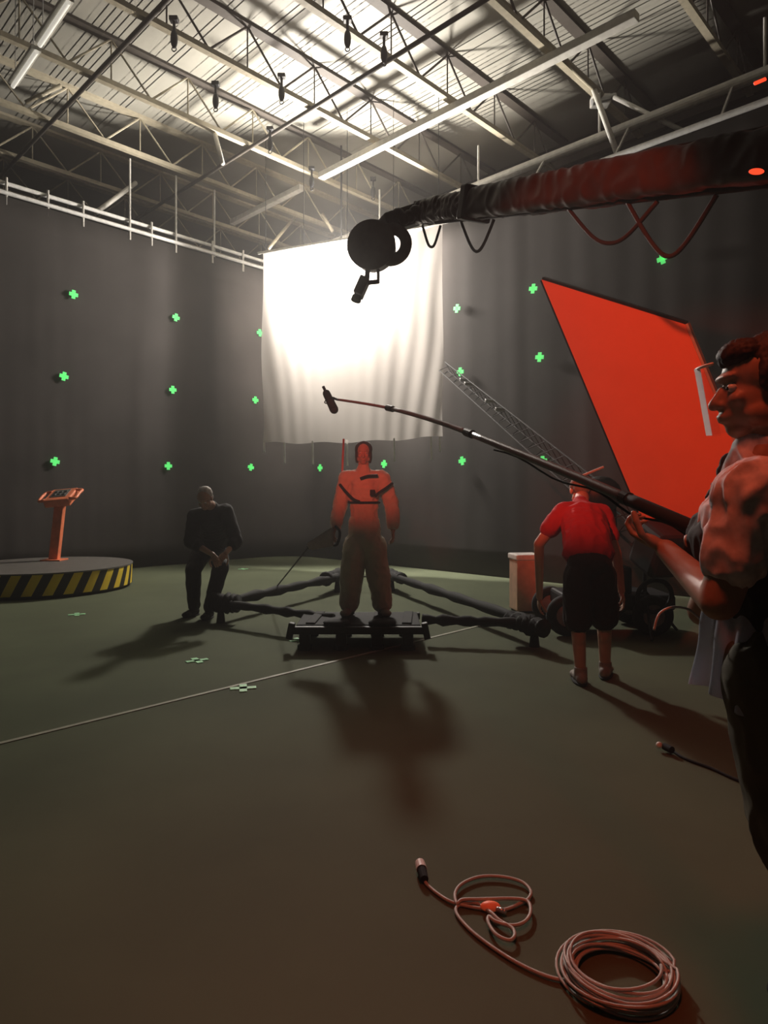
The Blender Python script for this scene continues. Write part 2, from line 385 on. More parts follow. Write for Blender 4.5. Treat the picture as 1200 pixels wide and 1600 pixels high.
MB().torus(KEY-aim*.1, aim.cross(V((0, 0, 1))).cross(V((0, 0, 1))), .33, .015, 30, 8, 0, math.pi).done('yoke', M_steel, e)
MB().cyl(KEY+V((0, 0, .26)), V((KEY.x, KEY.y, ZR)), .02).done('hanging_pole', M_black, e)
# ================================================================== ROUND STRIPED PLATFORM + CONSOLE
pc = V((-5.2, 10.2, 0)); pr = 1.25; ph = .34
mh = bpy.data.materials.new('hazard_stripes'); mh.use_nodes = True; n = mh.node_tree.nodes; L = mh.node_tree.links; b = n['Principled BSDF']; b.inputs['Roughness'].default_value = .5
tc = n.new('ShaderNodeTexCoord'); sx = n.new('ShaderNodeSeparateXYZ'); L.new(tc.outputs['Object'], sx.inputs[0])
at = n.new('ShaderNodeMath'); at.operation = 'ARCTAN2'; L.new(sx.outputs['Y'], at.inputs[0]); L.new(sx.outputs['X'], at.inputs[1])
mu = n.new('ShaderNodeMath'); mu.operation = 'MULTIPLY_ADD'; mu.inputs[1].default_value = 30/(2*math.pi); L.new(at.outputs[0], mu.inputs[0])
mz = n.new('ShaderNodeMath'); mz.operation = 'MULTIPLY'; mz.inputs[1].default_value = -1.9; L.new(sx.outputs['Z'], mz.inputs[0]); L.new(mz.outputs[0], mu.inputs[2])
fr = n.new('ShaderNodeMath'); fr.operation = 'FRACT'; L.new(mu.outputs[0], fr.inputs[0])
gt = n.new('ShaderNodeMath'); gt.operation = 'GREATER_THAN'; gt.inputs[1].default_value = .5; L.new(fr.outputs[0], gt.inputs[0])
mx = n.new('ShaderNodeMix'); mx.data_type = 'RGBA'; mx.inputs[6].default_value = (.015, .013, .01, 1); mx.inputs[7].default_value = (.85, .62, .05, 1)
L.new(gt.outputs[0], mx.inputs[0]); L.new(mx.outputs[2], b.inputs['Base Color'])
e = empty('round_platform', pc, 'low round platform with a yellow and black striped edge at the left curtain', 'platform')
MB().cyl(pc+V((0, 0, ph)), pc+V((0, 0, ph+.02)), pr+.01, seg=96).done('platform_top', mat('dark_grey_deck', (.11, .10, .09), .6), e)
MB().cyl(pc+V((0, 0, .05)), pc+V((0, 0, ph)), pr, seg=96).done('striped_edge', mh, e)
MB().cyl(pc, pc+V((0, 0, .05)), pr-.06, seg=64).done('plinth', M_black, e)
zt = ph+.02; b0 = V((-5.36, 10.8, zt)); b1 = V((-5.29, 10.86, zt+.93))
e = empty('control_console', b0, 'orange control console on a slim post standing on the striped round platform', 'console')
MB().box(b0+V((0, 0, .012)), (.32, .30, .024), bev=.006).done('base_plate', M_orange, e)
MB().bar(b0+V((0, 0, .02)), b1, .15, .11, hint=(0, 1, 0), bev=.012).done('post', M_orange, e)
Rt = Matrix.Rotation(math.radians(28), 3, 'X') @ Matrix.Rotation(math.radians(-6), 3, 'Y')
cc = b1+V((.03, -.02, .09))
bx = MB().box(cc, (.42, .40, .13), Rt, bev=.015).done('console_box', M_orange, e)
MB().box(cc+Rt@V((-.01, .03, .068)), (.27, .24, .012), Rt, bev=.003).done('screen', mat('grey_screen', (.10, .10, .09), .3), bx)
for i in range(3):
    for j in range(2): MB().box(cc+Rt@V((-.09+.08*i, -.02+.09*j, .078)), (.05, .05, .012), Rt, bev=.003).done('key', mat('dark_key', (.04, .04, .04), .5), bx)
for sgn in (-1, 1):
    h = [cc+Rt@V((sgn*.2, -.14, .05)), cc+Rt@V((sgn*.30, -.14, .04)), cc+Rt@V((sgn*.31, .0, .05)), cc+Rt@V((sgn*.30, .14, .04)), cc+Rt@V((sgn*.2, .14, .05))]
    MB().tube(spline(h, 5), .024, 10).done('grab_handle', M_orange, e, smooth=True)
# ================================================================== BLACK SPREADER FRAME AND PLATFORM UNDER THE ACTOR
zf = .22
def FZ(x, y, z=zf): return PZ(x, y, z)
e = empty('spreader_frame', FZ(345, 940)*1-V((0, 0, zf)), 'wide black diamond-shaped frame of long padded arms around the costumed person', 'frame')
N1, N2, N3, N4 = FZ(345, 942), FZ(527, 902), FZ(612, 900), FZ(835, 974)
PL, PR_ = FZ(520, 966), FZ(660, 968)
def arm(a, b, r, nb=7):
    pts = [a.lerp(b, t/16) for t in range(17)]
    rr = [r*(1+.18*math.sin(t*2.1)+.14*random.uniform(-1, 1)) for t in range(17)]
    return MB().tube(pts, rr, 12)
for (a, b, r) in ((N1, N2, .058), (N1, PL, .045), (N4, N3, .055), (N4, PR_, .05), (N2, N3, .012)):
    arm(a, b, r).done('frame_arm', M_rub, e, smooth=True)
arm(FZ(330, 941), FZ(372, 943), .10).done('hub', M_rub, e, smooth=True)
arm(FZ(795, 968), FZ(850, 982), .085).done('hub', M_rub, e, smooth=True)
arm(FZ(508, 905), FZ(529, 897), .085).done('joint', M_rub, e, smooth=True)
arm(FZ(609, 896), FZ(628, 904), .07).done('joint', M_rub, e, smooth=True)
for q in (N1, N2, N3, N4):
    MB().cyl(V((q.x, q.y, 0)), q, .05, .025).done('foot', M_rub, e)
c = V((-.26, 6.45, 0))
e = empty('turntable_platform', c, 'low black platform on short legs under the costumed person', 'platform')
c2 = V(((562-600)*6.5/F, 6.5, .2))
MB().box(c2+V((0, 0, .01)), (1.16, .66, .05), bev=.012).done('deck', M_rub, e)
for x in (-.45, -.15, .15, .45): MB().bar(c2+V((x, -.3, .04)), c2+V((x+.04, .3, .04)), .09, .02, bev=.006).done('cross_slat', M_rub, e)
MB().box(c2+V((0, -.36, -.01)), (1.22, .06, .07), bev=.01).done('front_rail', M_black, e)
MB().box(c2+V((0, .36, -.01)), (1.22, .06, .07), bev=.01).done('back_rail', M_black, e)
for x in (-.5, -.16, .17, .46):
    for y in (-.30, .30):
        q = c2+V((x, y, 0)); MB().box(V((q.x, q.y, .10)), (.10, .10, .13), bev=.01).done('leg', M_black, e); MB().cyl(V((q.x, q.y, 0)), V((q.x, q.y, .04)), .07).done('foot', M_rub, e)
for sgn in (-1, 1):
    q = c2+V((sgn*.61, -.36, -.0)); MB().bar(q+V((0, 0, .06)), q+V((sgn*.03, 0, -.09)), .06, .07, bev=.01).done('corner_hook', M_black, e)
for x in (-.2, .22):
    MB().ell(c2+V((x, -.30, .05)), (.13, .1, .035)).done('strap_bundle', M_rub, e, smooth=True)
# ================================================================== PEOPLE
def head(m, c, f, u, k=1.0):
    f = f.normalized(); u = (u-f*u.dot(f)).normalized(); r = f.cross(u)
    R = Matrix((r, f, u)).transposed()
    def E(x, y, z, a, b, d): m.ell(c+R@V((x, y, z))*k, (a*k, b*k, d*k), R)
    E(0, -.012, .035, .076, .096, .082); E(0, .028, -.03, .062, .068, .078); E(0, .055, -.088, .034, .034, .028)
    E(0, .07, -.055, .038, .028, .035)
    m.caps(c+R@V((0, .090, .005))*k, c+R@V((0, .112, -.030))*k, .009*k, .014*k)
    E(0, .080, .034, .048, .016, .011); E(0, .097, -.058, .022, .010, .006); E(0, .095, -.069, .019, .010, .006)
    for s_ in (-1, 1):
        E(s_*.079, -.005, -.005, .010, .02, .032); E(s_*.036, .070, -.022, .022, .02, .018); E(s_*.012, .098, -.032, .009, .01, .008)
        E(s_*.05, .02, -.06, .02, .045, .03)
    return R
def eyes(c, R, e, k=1.0):
    for s_ in (-1, 1):
        o = MB().ell(c+R@V((s_*.031, .0775, .006))*k, (.0115*k,)*3, sub=2).done('eye', M_white, e, smooth=True)
        MB().ell(c+R@V((s_*.031, .0860, .006))*k, (.0055*k,)*3, sub=2).done('iris', mat('dark_iris', (.03, .015, .01), .2), o, smooth=True)
def hand(m, wr, d, n_, curl=.5, ts=1, k=1.0):
    d = d.normalized(); n_ = (n_-d*n_.dot(d)).normalized(); s_ = d.cross(n_)
    R = Matrix((s_, d, n_)).transposed()
    m.ell(wr+d*.048*k, (.042*k, .055*k, .016*k), R)
    m.ell(wr+d*.035*k+s_*ts*.02*k+n_*.006*k, (.022*k, .035*k, .017*k), R)
    for i, (off, L_) in enumerate(((-1.5, .060), (-.5, .074), (.5, .080), (1.5, .070))):
        off *= ts; p = wr+(d*.088+s_*off*.0205)*k; a = curl*.6; sp = off*.05
        for q in range(3):
            dd = (d*math.cos(a)+n_*math.sin(a)+s_*sp).normalized(); ln = L_*k*(.45, .32, .25)[q]
            m.caps(p, p+dd*ln, .0088*k*(1-.09*q), .0080*k*(1-.09*q)); p = p+dd*ln; a += curl*1.0
    p = wr+(d*.025+s_*ts*.035)*k
    for (dd, ln) in ((d*.55+s_*ts*.75+n_*.3, .042), (d*.85+s_*ts*.35+n_*.45*(1+curl), .034), (d*.9+n_*.6*(.5+curl), .028)):
        dd = dd.normalized(); m.caps(p, p+dd*ln*k, .011*k, .0095*k); p = p+dd*ln*k
def person(pos, J, label, skin, vox=.0065, k=1.0):
    """J: joints in world space; one continuous body mesh"""
    e = empty('person', pos, label, 'person')
    m = MB(); R = head(m, J['head'], J['face'], J['up'], k)
    side = (J['shR']-J['shL']).normalized()
    m.caps(J['neck'], J['head']-R@V((0, .02, .06))*k, .062*k, .056*k)
    sm = (J['shL']+J['shR'])/2; J['sm'] = sm
    m.loft(J['pelvis'], J['waist'], (.155*k, .11*k), (.13*k, .095*k), (J['hipR']-J['hipL']))
    m.loft(J['waist'], sm-(sm-J['waist']).normalized()*.05, (.13*k, .095*k), (.165*k, .115*k), side)
    m.caps(sm, J['neck'], .08*k, .07*k)
    for s_ in 'LR':
        m.caps(sm, J['sh'+s_], .075*k, .062*k)
        m.caps(J['sh'+s_], J['el'+s_], .055*k, .043*k); m.caps(J['el'+s_], J['wr'+s_], .042*k, .028*k)
        m.caps(J['hip'+s_], J['kn'+s_], .092*k, .062*k); m.caps(J['kn'+s_], J['an'+s_], .060*k, .040*k)
        mid = J['kn'+s_].lerp(J['an'+s_], .28); m.ell(mid-J['toe'+s_].normalized()*.015, (.052*k, .052*k, .09*k))
        m.caps(J['an'+s_]-V((0, 0, .045)), J['an'+s_]-V((0, 0, .05))+J['toe'+s_].normalized()*.14, .038*k, .030*k)
        hd = J.get('hd'+s_, (J['wr'+s_]-J['el'+s_])); hn = J.get('hn'+s_, (J['pelvis']-J['wr'+s_]))
        hand(m, J['wr'+s_], hd, hn, J.get('curl', .6), J.get('ts'+s_, 1), k)
    b = m.done('body', skin, e, vox=vox, it=5)
    eyes(J['head'], R, b, k)
    return e, R
def sleeve(m, J, s_, t, r0, r1):
    a, b, c = J['sh'+s_], J['el'+s_], J['wr'+s_]
    if t <= 1: m.caps(a, a.lerp(b, t), r0, r1)
    else: m.caps(a, b, r0, (r0+r1)/2); m.caps(b, b.lerp(c, t-1), (r0+r1)/2, r1)
def shirt(e, J, m_, t=.6, k=1.0, vox=.009, wr=(.012, 9, 7), low=0.0, name='shirt', bulk=1.0, r=(.075, .07)):
    m = MB(); side = J['shR']-J['shL']; sm = J['sm']; up = (sm-J['waist']).normalized()
    base = J['waist'].lerp(J['pelvis'], low)
    m.loft(base, J['waist'], (.165*k*bulk, .125*k*bulk), (.155*k*bulk, .12*k*bulk), side); m.loft(J['waist'], sm-up*.05, (.155*k*bulk, .12*k*bulk), (.185*k, .135*k), side)
    m.caps(sm-up*.02, J['neck'], .10*k, .073*k)
    for s_ in 'LR': m.caps(sm, J['sh'+s_], .09*k, .078*k); sleeve(m, J, s_, t, r[0]*k, r[1]*k)
    return m.done(name, m_, e, vox=vox, wr=wr)
def pants(e, J, m_, t=2, k=1.0, r=(.115, .10, .085), vox=.009, wr=(.012, 9, 5), name='trousers'):
    m = MB(); m.loft(J['pelvis'].lerp(J['waist'], -.1), J['waist'].lerp(J['pelvis'], .35), (.175*k, .135*k), (.160*k, .122*k), J['hipR']-J['hipL'])
    for s_ in 'LR':
        a, b, c = J['hip'+s_], J['kn'+s_], J['an'+s_]
        m.caps(a, a.lerp(b, min(t, 1)), r[0]*k, r[1]*k)
        if t > 1: m.caps(b, b.lerp(c, t-1), r[1]*k, r[2]*k)
    return m.done(name, m_, e, vox=vox, wr=wr)
def shoes(e, J, m_, gnd, sole=None, k=1.0):
    for s_ in 'LR':
        f = J['toe'+s_].normalized(); f = V((f.x, f.y, 0)).normalized(); a = J['an'+s_]; r = V((-f.y, f.x, 0)); R = Matrix((r, f, V((0, 0, 1)))).transposed()
        b = V((a.x, a.y, gnd)); m = MB()
        m.ell(b+f*-.03+V((0, 0, .05)), (.045, .06, .05), R); m.ell(b+f*.06+V((0, 0, .045)), (.050, .10, .04), R); m.ell(b+f*.14+V((0, 0, .037)), (.052, .07, .034), R)
        m.cyl(b+V((0, 0, .06)), V((a.x, a.y, gnd+.13)), .052, .05)
        o = m.done('shoe', m_, e, vox=.008, it=4)
        s2 = MB(); s2.ell(b+f*.05+V((0, 0, .012)), (.054, .155, .014), R); s2.done('sole', sole or M_rub, o, smooth=True)
# ---- costumed person on the platform
d = 6.6; Z = .252
J = dict(head=P(568, 708, d-.02), face=V((.0, -1, -.12)), up=V((0, 0, 1)), neck=P(568, 733, d), waist=P(569, 800, d), pelvis=P(570, 842, d),
         shL=P(542, 747, d), shR=P(597, 747, d), elL=P(531, 790, d+.03), elR=P(613, 790, d+.03), wrL=P(523, 826, d-.12), wrR=P(614, 829, d-.05),
         hipL=P(556, 850, d), hipR=P(584, 850, d), knL=P(549, 903, d-.03), knR=P(592, 903, d-.03), anL=V((P(546, 947, d).x, d, Z+.09)), anR=V((P(598, 948, d).x, d, Z+.09)),
         toeL=V((-.25, -1, 0)), toeR=V((.25, -1, 0)), tsL=-1, tsR=1)
k = .93
e, R = person(V((P(570, 950, d).x, d, Z)), J, 'person in pale coveralls and harness standing on the black platform before the sheet', M_skin, k=k)
M_cov = mat('pale_coverall_cloth', (.62, .58, .48), .85, 0, .08, 8)
shirt(e, J, M_cov, 1.75, k, low=.6, name='jacket', bulk=.95, r=(.085, .065), wr=(.016, 10, 8)); pants(e, J, M_cov, 1.92, k*1.05, (.122, .112, .098), wr=(.018, 9, 7))
hm = MB(); c = J['head']; hm.ell(c+R@V((0, -.03, .04))*k, (.095*k, .098*k, .093*k), R); hm.ell(c+R@V((0, -.05, -.05))*k, (.085*k, .06*k, .09*k), R)
for s_ in (-1, 1): hm.ell(c+R@V((s_*.07, -.01, -.03))*k, (.022*k, .05*k, .085*k), R)
hm.done('hood', mat('dark_hood_cloth', (.05, .035, .03), .8), e, vox=.008)
shoes(e, J, mat('grey_boot', (.28, .26, .22), .7), Z)
M_strap = mat('black_webbing', (.015, .012, .012), .8)
def ring(c, a, b, r, z=0, tilt=0, seg=40):
    pts = [c+V((math.cos(t*2*math.pi/seg)*a, math.sin(t*2*math.pi/seg)*b, math.sin(t*2*math.pi/seg+.0)*0+tilt*math.cos(t*2*math.pi/seg))) for t in range(seg)]
    return MB().tube(pts, r, 6, True)
ring(P(569, 785, d), .150, .122, .013).done('waist_belt', M_strap, e, smooth=True)
yF = d-.150
for pts in ([P(531, 757, d-.10), P(540, 768, yF), P(552, 780, yF), P(562, 784, yF-.0)], [P(613, 755, d-.10), P(604, 762, yF), P(592, 770, yF), P(586, 776, yF)],
            [P(563, 748, yF+.01), P(575, 744, yF+.0), P(590, 743, yF+.015)]):
    MB().tube(spline(pts, 5), .014, 8).done('harness_strap', M_strap, e, smooth=True)
MB().box(P(582, 770, yF-.01), (.05, .03, .06), bev=.006).done('radio_pack', M_strap, e)
hL = J['wrL']+V((0, -.02, -.07))
# prop in the hand
e = empty('handheld_prop', hL, 'pale grey wedge-shaped prop held low in the costumed person\'s hand', 'prop')
m = MB(); A = [P(521, 822, 6.45), P(478, 850, 6.50), P(486, 859, 6.5), P(522, 853, 6.45)]
bmv = []
for off in (-.06, .06): bmv.append([m.bm.verts.new(q+V((0, off*(1 if i != 1 else .4), 0))) for i, q in enumerate(A)])
m.bm.faces.new(bmv[0]); m.bm.faces.new(bmv[1][::-1])
for i in range(4): m.bm.faces.new((bmv[0][i], bmv[1][i], bmv[1][(i+1) % 4], bmv[0][(i+1) % 4]))
bmesh.ops.bevel(m.bm, geom=m.bm.edges[:], offset=.012, segments=2, affect='EDGES')
m.done('wedge_body', mat('pale_grey_cloth', (.55, .50, .50), .6), e)
MB().tube(spline([P(524, 822, 6.45), P(531, 832, 6.42), P(527, 850, 6.44), P(519, 852, 6.45)], 5), .014).done('grip', M_black, e, smooth=True)
MB().tube([P(482, 855, 6.5), N1.lerp(N2, .42)+V((0, 0, .06))], .008).done('tether', mat('dark_cord', (.06, .055, .05), .7), e, smooth=True)
pipe('flying_wire', P(537, 686, 6.95), P(531, 826, 6.75), .011, mat('red_lit_cord', (.55, .12, .09), .6), 'thin reddish line rising behind the costumed person\'s shoulder', 'line')  # red light on the line is put into its colour
# ---- stooping man at left
d = 7.77
J = dict(head=P(320, 779, 7.42), face=V((-.10, -1, -.85)), up=V((0, -.5, 1)), neck=P(331, 792, 7.64), waist=P(336, 834, 7.95), pelvis=P(327, 856, 8.12),
         shL=P(304, 806, 7.66), shR=P(353, 798, 7.66), elL=P(298, 846, 7.55), elR=P(369, 845, 7.55), wrL=P(333, 867, 7.36), wrR=P(353, 864, 7.38),
         hipL=P(314, 864, 8.1), hipR=P(341, 864, 8.1), knL=P(302, 892, 7.82), knR=P(345, 886, 7.62), anL=V((P(303, 950, 7.9).x, 7.9, .09)), anR=V((P(327, 950, 7.75).x, 7.75, .09)),
         toeL=V((-.35, -1, 0)), toeR=V((-.1, -1, 0)), hdL=V((.35, -.3, -.6)), hdR=V((-.45, -.3, -.6)), hnL=V((0, 1, -.2)), hnR=V((0, 1, -.2)), tsL=-1, tsR=1)
e, R = person(V((P(315, 950, 7.8).x, 7.8, 0)), J, 'stooping grey-haired person in dark clothes with hands on one knee', M_skin)
M_dk = mat('black_cotton', (.014, .012, .013), .85)
shirt(e, J, M_dk, 1.35, bulk=1.15, r=(.082, .07), low=.5); pants(e, J, mat('dark_denim', (.016, .014, .014), .85), 1.93, 1, (.115, .092, .072))
shoes(e, J, M_dk, 0)
c = J['head']; hm = MB(); hm.ell(c+R@V((0, -.035, .045)), (.082, .085, .082), R); hm.ell(c+R@V((0, -.06, -.02)), (.078, .05, .06), R)
hm.done('hair', mat('short_grey_hair', (.62, .58, .55), .8, 0, .2, 40), e, vox=.008, wr=(.006, 60, 60))
# ---- man in red shirt, seen from behind
d = 5.05
J = dict(head=P(906, 768, 5.66), face=V((-.05, 1, -.9)), up=V((0, .9, .7)), neck=P(908, 788, 5.46), waist=P(917, 842, 5.16), pelvis=P(921, 884, 5.03),
         shL=P(881, 799, 5.38), shR=P(940, 803, 5.38), elL=P(842, 850, 5.40), elR=P(963, 866, 5.28), wrL=P(843, 934, 5.72), wrR=P(971, 924, 5.2),
         hipL=P(904, 898, 5.02), hipR=P(939, 898, 5.02), knL=P(903, 972, 5.10), knR=P(944, 968, 5.2), anL=V((P(906, 1050, 5.1).x, 5.08, .09)), anR=V((P(949, 1040, 5.2).x, 5.25, .09)),
         toeL=V((.05, 1, 0)), toeR=V((.45, 1, 0)), hdL=V((0, .15, -1)), hdR=V((.25, .1, -1)), hnL=V((1, 0, 0)), hnR=V((-1, .3, 0)), tsL=1, tsR=-1, curl=.45)
J['hdL'] = V((.0, .2, -1))
e, R = person(V((P(925, 1050, 5.15).x, 5.15, 0)), J, 'person in red t-shirt and dark shorts bending over, seen from behind', M_skin)
shirt(e, J, mat('red_cotton', (.36, .008, .02), .85, 0, .06), .55, bulk=1.22, low=.55, r=(.078, .076), wr=(.014, 8, 6)); pants(e, J, mat('dark_plum_shorts', (.022, .009, .012), .85), .93, 1, (.112, .112, .09), name='shorts')
shoes(e, J, mat('worn_grey_shoe', (.30, .27, .24), .7), 0)
c = J['head']; hm = MB(); hm.ell(c+R@V((0, -.02, .04)), (.083, .10, .086), R); hm.ell(c+R@V((0, -.06, -.02)), (.075, .05, .06), R)
hm.done('hair', mat('short_brown_grey_hair', (.20, .17, .14), .8, 0, .2, 40), e, vox=.008, wr=(.006, 60, 60))
def thin_mat(name, col, t):
    m = bpy.data.materials.new(name); m.use_nodes = True; n = m.node_tree.nodes; L = m.node_tree.links; n.clear()
    o_ = n.new('ShaderNodeOutputMaterial'); a = n.new('ShaderNodeBsdfDiffuse'); b = n.new('ShaderNodeBsdfTranslucent'); x = n.new('ShaderNodeMixShader')
    nz = n.new('ShaderNodeTexNoise'); nz.inputs['Scale'].default_value = 40; bp = n.new('ShaderNodeBump'); bp.inputs['Strength'].default_value = .1
    L.new(nz.outputs['Fac'], bp.inputs['Height']); L.new(bp.outputs['Normal'], a.inputs['Normal'])
    a.inputs[0].default_value = (*col, 1); b.inputs[0].default_value = (*col, 1); x.inputs[0].default_value = t
    L.new(a.outputs[0], x.inputs[1]); L.new(b.outputs[0], x.inputs[2]); L.new(x.outputs[0], o_.inputs[0]); return m
# ---- boom operator close at the right
J = dict(head=P(1189, 607, 1.60), face=V((-1, .12, -.10)), up=V((-.06, 0, 1)), neck=P(1196, 712, 1.60), waist=P(1218, 930, 1.62), pelvis=P(1216, 1015, 1.64),
         shL=P(1178, 778, 1.43), shR=P(1178, 776, 1.80), elL=P(1124, 940, 1.45), elR=P(1098, 955, 1.88), wrL=P(1040, 858, 1.80), wrR=P(1128, 880, 1.72),
         hipL=P(1212, 1050, 1.54), hipR=P(1212, 1050, 1.76), knL=P(1238, 1290, 1.56), knR=P(1238, 1240, 1.80), anL=V((1.24, 1.58, .09)), anR=V((1.30, 1.86, .09)),
         toeL=V((-1, .2, 0)), toeR=V((-1, .2, 0)), tsL=-1, tsR=1, curl=1.0)
J['hdL'] = V((-.55, .6, .35)); J['hnL'] = V((.1, .1, 1)); J['hdR'] = V((-.5, -.1, .7)); J['hnR'] = V((-.5, -.5, .1))
e, R = person(V((1.0, 1.7, 0)), J, 'person in profile at the right edge holding the boom pole, wearing a clear face shield', M_skin2, vox=.005)
M_grey = mat('grey_patterned_cloth', (.62, .56, .58), .85, 0, .35, 26)
shirt(e, J, M_grey, .58, low=.1, vox=.006, wr=(.02, 15, 7), name='shirt', r=(.066, .064), bulk=.96)
vst = MB(); vst.loft(J['waist'].lerp(J['pelvis'], .3), J['sm']-V((0, 0, .10)), (.20, .142), (.215, .142), V((0, 1, 0)))
for q in (1.50, 1.72): vst.loft(V((J['sm'].x-.04, q, J['sm'].z-.12)), V((J['sm'].x+.04, q, J['sm'].z+.07)), (.03, .08), (.03, .07), V((0, 1, 0)))
vst.done('vest', M_dk, e, vox=.007, wr=(.012, 14, 8))
pants(e, J, mat('khaki_dark_trousers', (.10, .08, .045), .85), 1.93, 1, (.115, .095, .075), vox=.007, wr=(.012, 12, 6)); shoes(e, J, M_dk, 0)
# pale shirt tail hanging at the hip
def tail(u, v):
    a = -1.15+u*1.55; z0 = P(0, 948, 1.6).z; z1 = P(0, 1098, 1.6).z; z = z1+(z0-z1)*v+.012*math.sin(u*9)*(1-v)
    r = 1+.12*(1-v); c0 = V((J['pelvis'].x, 1.62, 0)); q = math.pi+a*.9
    rr = .018*math.sin(u*26+1.5*v)+.01*noise.noise(V((u*6, v*2, 0)))
    return V((c0.x+math.cos(q)*(.150*r+rr)-.01, c0.y-math.sin(-q)*-(.185*r+rr), z))
def tail2(u, v):
    q = math.radians(160+u*105); z0 = P(0, 940, 1.55).z; z1 = P(0, 1100, 1.55).z; z = z1+(z0-z1)*v+.012*math.sin(u*9)*(1-v)
    rr = .016*math.sin(u*30+1.5*v)*(1.2-v)+.012*noise.noise(V((u*6, v*2, 0)))+.03*(1-v)
    return V((J['pelvis'].x+math.cos(q)*(.150+rr), 1.63+math.sin(q)*(.20+rr), z))
o = grid('shirt_tail', tail2, 60, 24, thin_mat('pale_blue_white_cotton', (.80, .83, .97), .6), parent=e)
c = J['head']; hm = MB(); hm.ell(c+R@V((0, -.035, .048)), (.088, .092, .086), R); hm.ell(c+R@V((0, -.07, -.02)), (.080, .052, .07), R); hm.ell(c+R@V((0, .035, .085)), (.062, .055, .038), R)
for s_ in (-1, 1): hm.ell(c+R@V((s_*.074, .012, .02)), (.012, .02, .04), R)
hm.done('hair', mat('dark_brown_hair', (.025, .015, .012), .7, 0, .3, 60), e, vox=.005, wr=(.007, 70, 50))
mv = bpy.data.materials.new('clear_visor'); mv.use_nodes = True; n = mv.node_tree.nodes; L = mv.node_tree.links; n.clear()
out = n.new('ShaderNodeOutputMaterial'); a_ = n.new('ShaderNodeBsdfTransparent'); g = n.new('ShaderNodeBsdfGlossy'); g.inputs['Roughness'].default_value = .15; mm = n.new('ShaderNodeMixShader'); mm.inputs[0].default_value = .12
L.new(a_.outputs[0], mm.inputs[1]); L.new(g.outputs[0], mm.inputs[2]); L.new(mm.outputs[0], out.inputs[0])
def vis(u, v):
    a = (u-.5)*2.3; return c+R@V((math.sin(a)*.098, .040+math.cos(a)*.098, .065-.165*(1-v)+.0))+R@V((0, -.012*(1-v), 0))
gv = grid('face_shield', vis, 30, 12, mv, parent=e)
MB().tube([vis(i/20, 1)+R@V((0, .001, 0)) for i in range(5, 16)], .004, 6).done('brow_band', M_white, gv, smooth=True)
grid('visor_glare_strip', lambda u, v: vis(.5, v)+R@V((0, .003, 0))+V(((u-.5)*.012, -(u-.5)*.006, 0)), 2, 12, thin_mat('white_visor_glare', (.95, .93, .95), .6), parent=gv)  # added white strip imitates glare on the edge-on visor
# ================================================================== BOOM POLE
pp = [P(1185, 866, 1.62), P(1100, 832, 1.75), P(1000, 788, 1.98), P(900, 745, 2.35), P(790, 700, 2.95), P(690, 661, 3.8), P(600, 636, 4.7), P(527, 624, 5.5)]
sp = spline(pp, 6); nS_ = len(sp)
e = empty('boom_pole', pp[0], 'long grey boom pole with a microphone reaching in front of the sheet', 'boom pole')
MB().tube(sp[:14], [.024-.004*i/13 for i in range(14)], 12).done('grip', M_rub, e, smooth=True)
MB().tube(sp[13:28], .0165, 12).done('pole_section', mat('dark_grey_tube', (.07, .07, .075), .35, .3), e, smooth=True)
MB().tube(sp[27:36], .0145, 12).done('pole_section', mat('matte_grey_tube', (.22, .21, .21), .7), e, smooth=True)
MB().tube(sp[35:], .011, 12).done('pole_section', mat('matte_grey_tube', (.22, .21, .21), .7), e, smooth=True)
for i in (13, 27, 35): MB().cyl(sp[i], sp[i+1].lerp(sp[i], .4), .022).done('locking_collar', M_black, e)
tcb = []
for i, q in enumerate(sp[4:26]): 
    tcb.append(q+V((0, 0, -.03-.012*math.sin(i*.9))))
MB().tube(tcb, .004, 6).done('microphone_cable', M_rub, e, smooth=True)
ma, mb_ = P(505, 604, 5.5), P(522, 640, 5.45)
mo = MB(); mo.caps(ma.lerp(mb_, .3), mb_, .032, .036); mc = mo.done('microphone', M_rub, e, smooth=True)
MB().cyl(ma, ma.lerp(mb_, .35), .012).done('microphone_stem', M_black, mc)
MB().torus(ma.lerp(mb_, .6), mb_-ma, .045, .005, 24, 6).done('shock_mount', M_black, e)
MB().cyl(sp[-1], ma.lerp(mb_, .45), .01).done('swivel', M_black, e)
# cable loop near the operator's hand
tag(MB().tube(spline([P(1022, 985, 1.75), P(1030, 960, 1.75), P(1050, 949, 1.75), P(1075, 952, 1.76), P(1095, 968, 1.77), P(1115, 985, 1.74), P(1150, 1000, 1.6), P(1195, 1060, 1.48)], 6), .0035, 6).done('cable', M_cable, smooth=True),
    'thin pale cable looping below the boom operator\'s elbow', 'cable')
# ================================================================== RED PANEL
dl = 6.2
A_, B_ = P(846, 437, 6.4), P(1070, 507, 5.6)
D_ = P(1003, 812, 6.5); C_ = B_+(D_-A_)
nP = (B_-A_).cross(D_-A_).normalized()
if nP.y > 0: nP = -nP
e = empty('bounce_panel', V(((C_.x+D_.x)/2, (C_.y+D_.y)/2, 0)), 'big tilted rectangular panel glowing red in the red light', 'panel')
m = MB(); vs_ = [m.bm.verts.new(q) for q in (A_, B_, C_, D_)]+[m.bm.verts.new(q-nP*.03) for q in (A_, B_, C_, D_)]
m.bm.faces.new(vs_[:4]); m.bm.faces.new(vs_[4:][::-1])
for i in range(4): m.bm.faces.new((vs_[i], vs_[i+4], vs_[(i+1) % 4+4], vs_[(i+1) % 4]))
m.done('board', mat('red_lit_board', (.88, .30, .16), .8, 0, .03, 3), e)  # red of the spotlight is partly put into this base colour
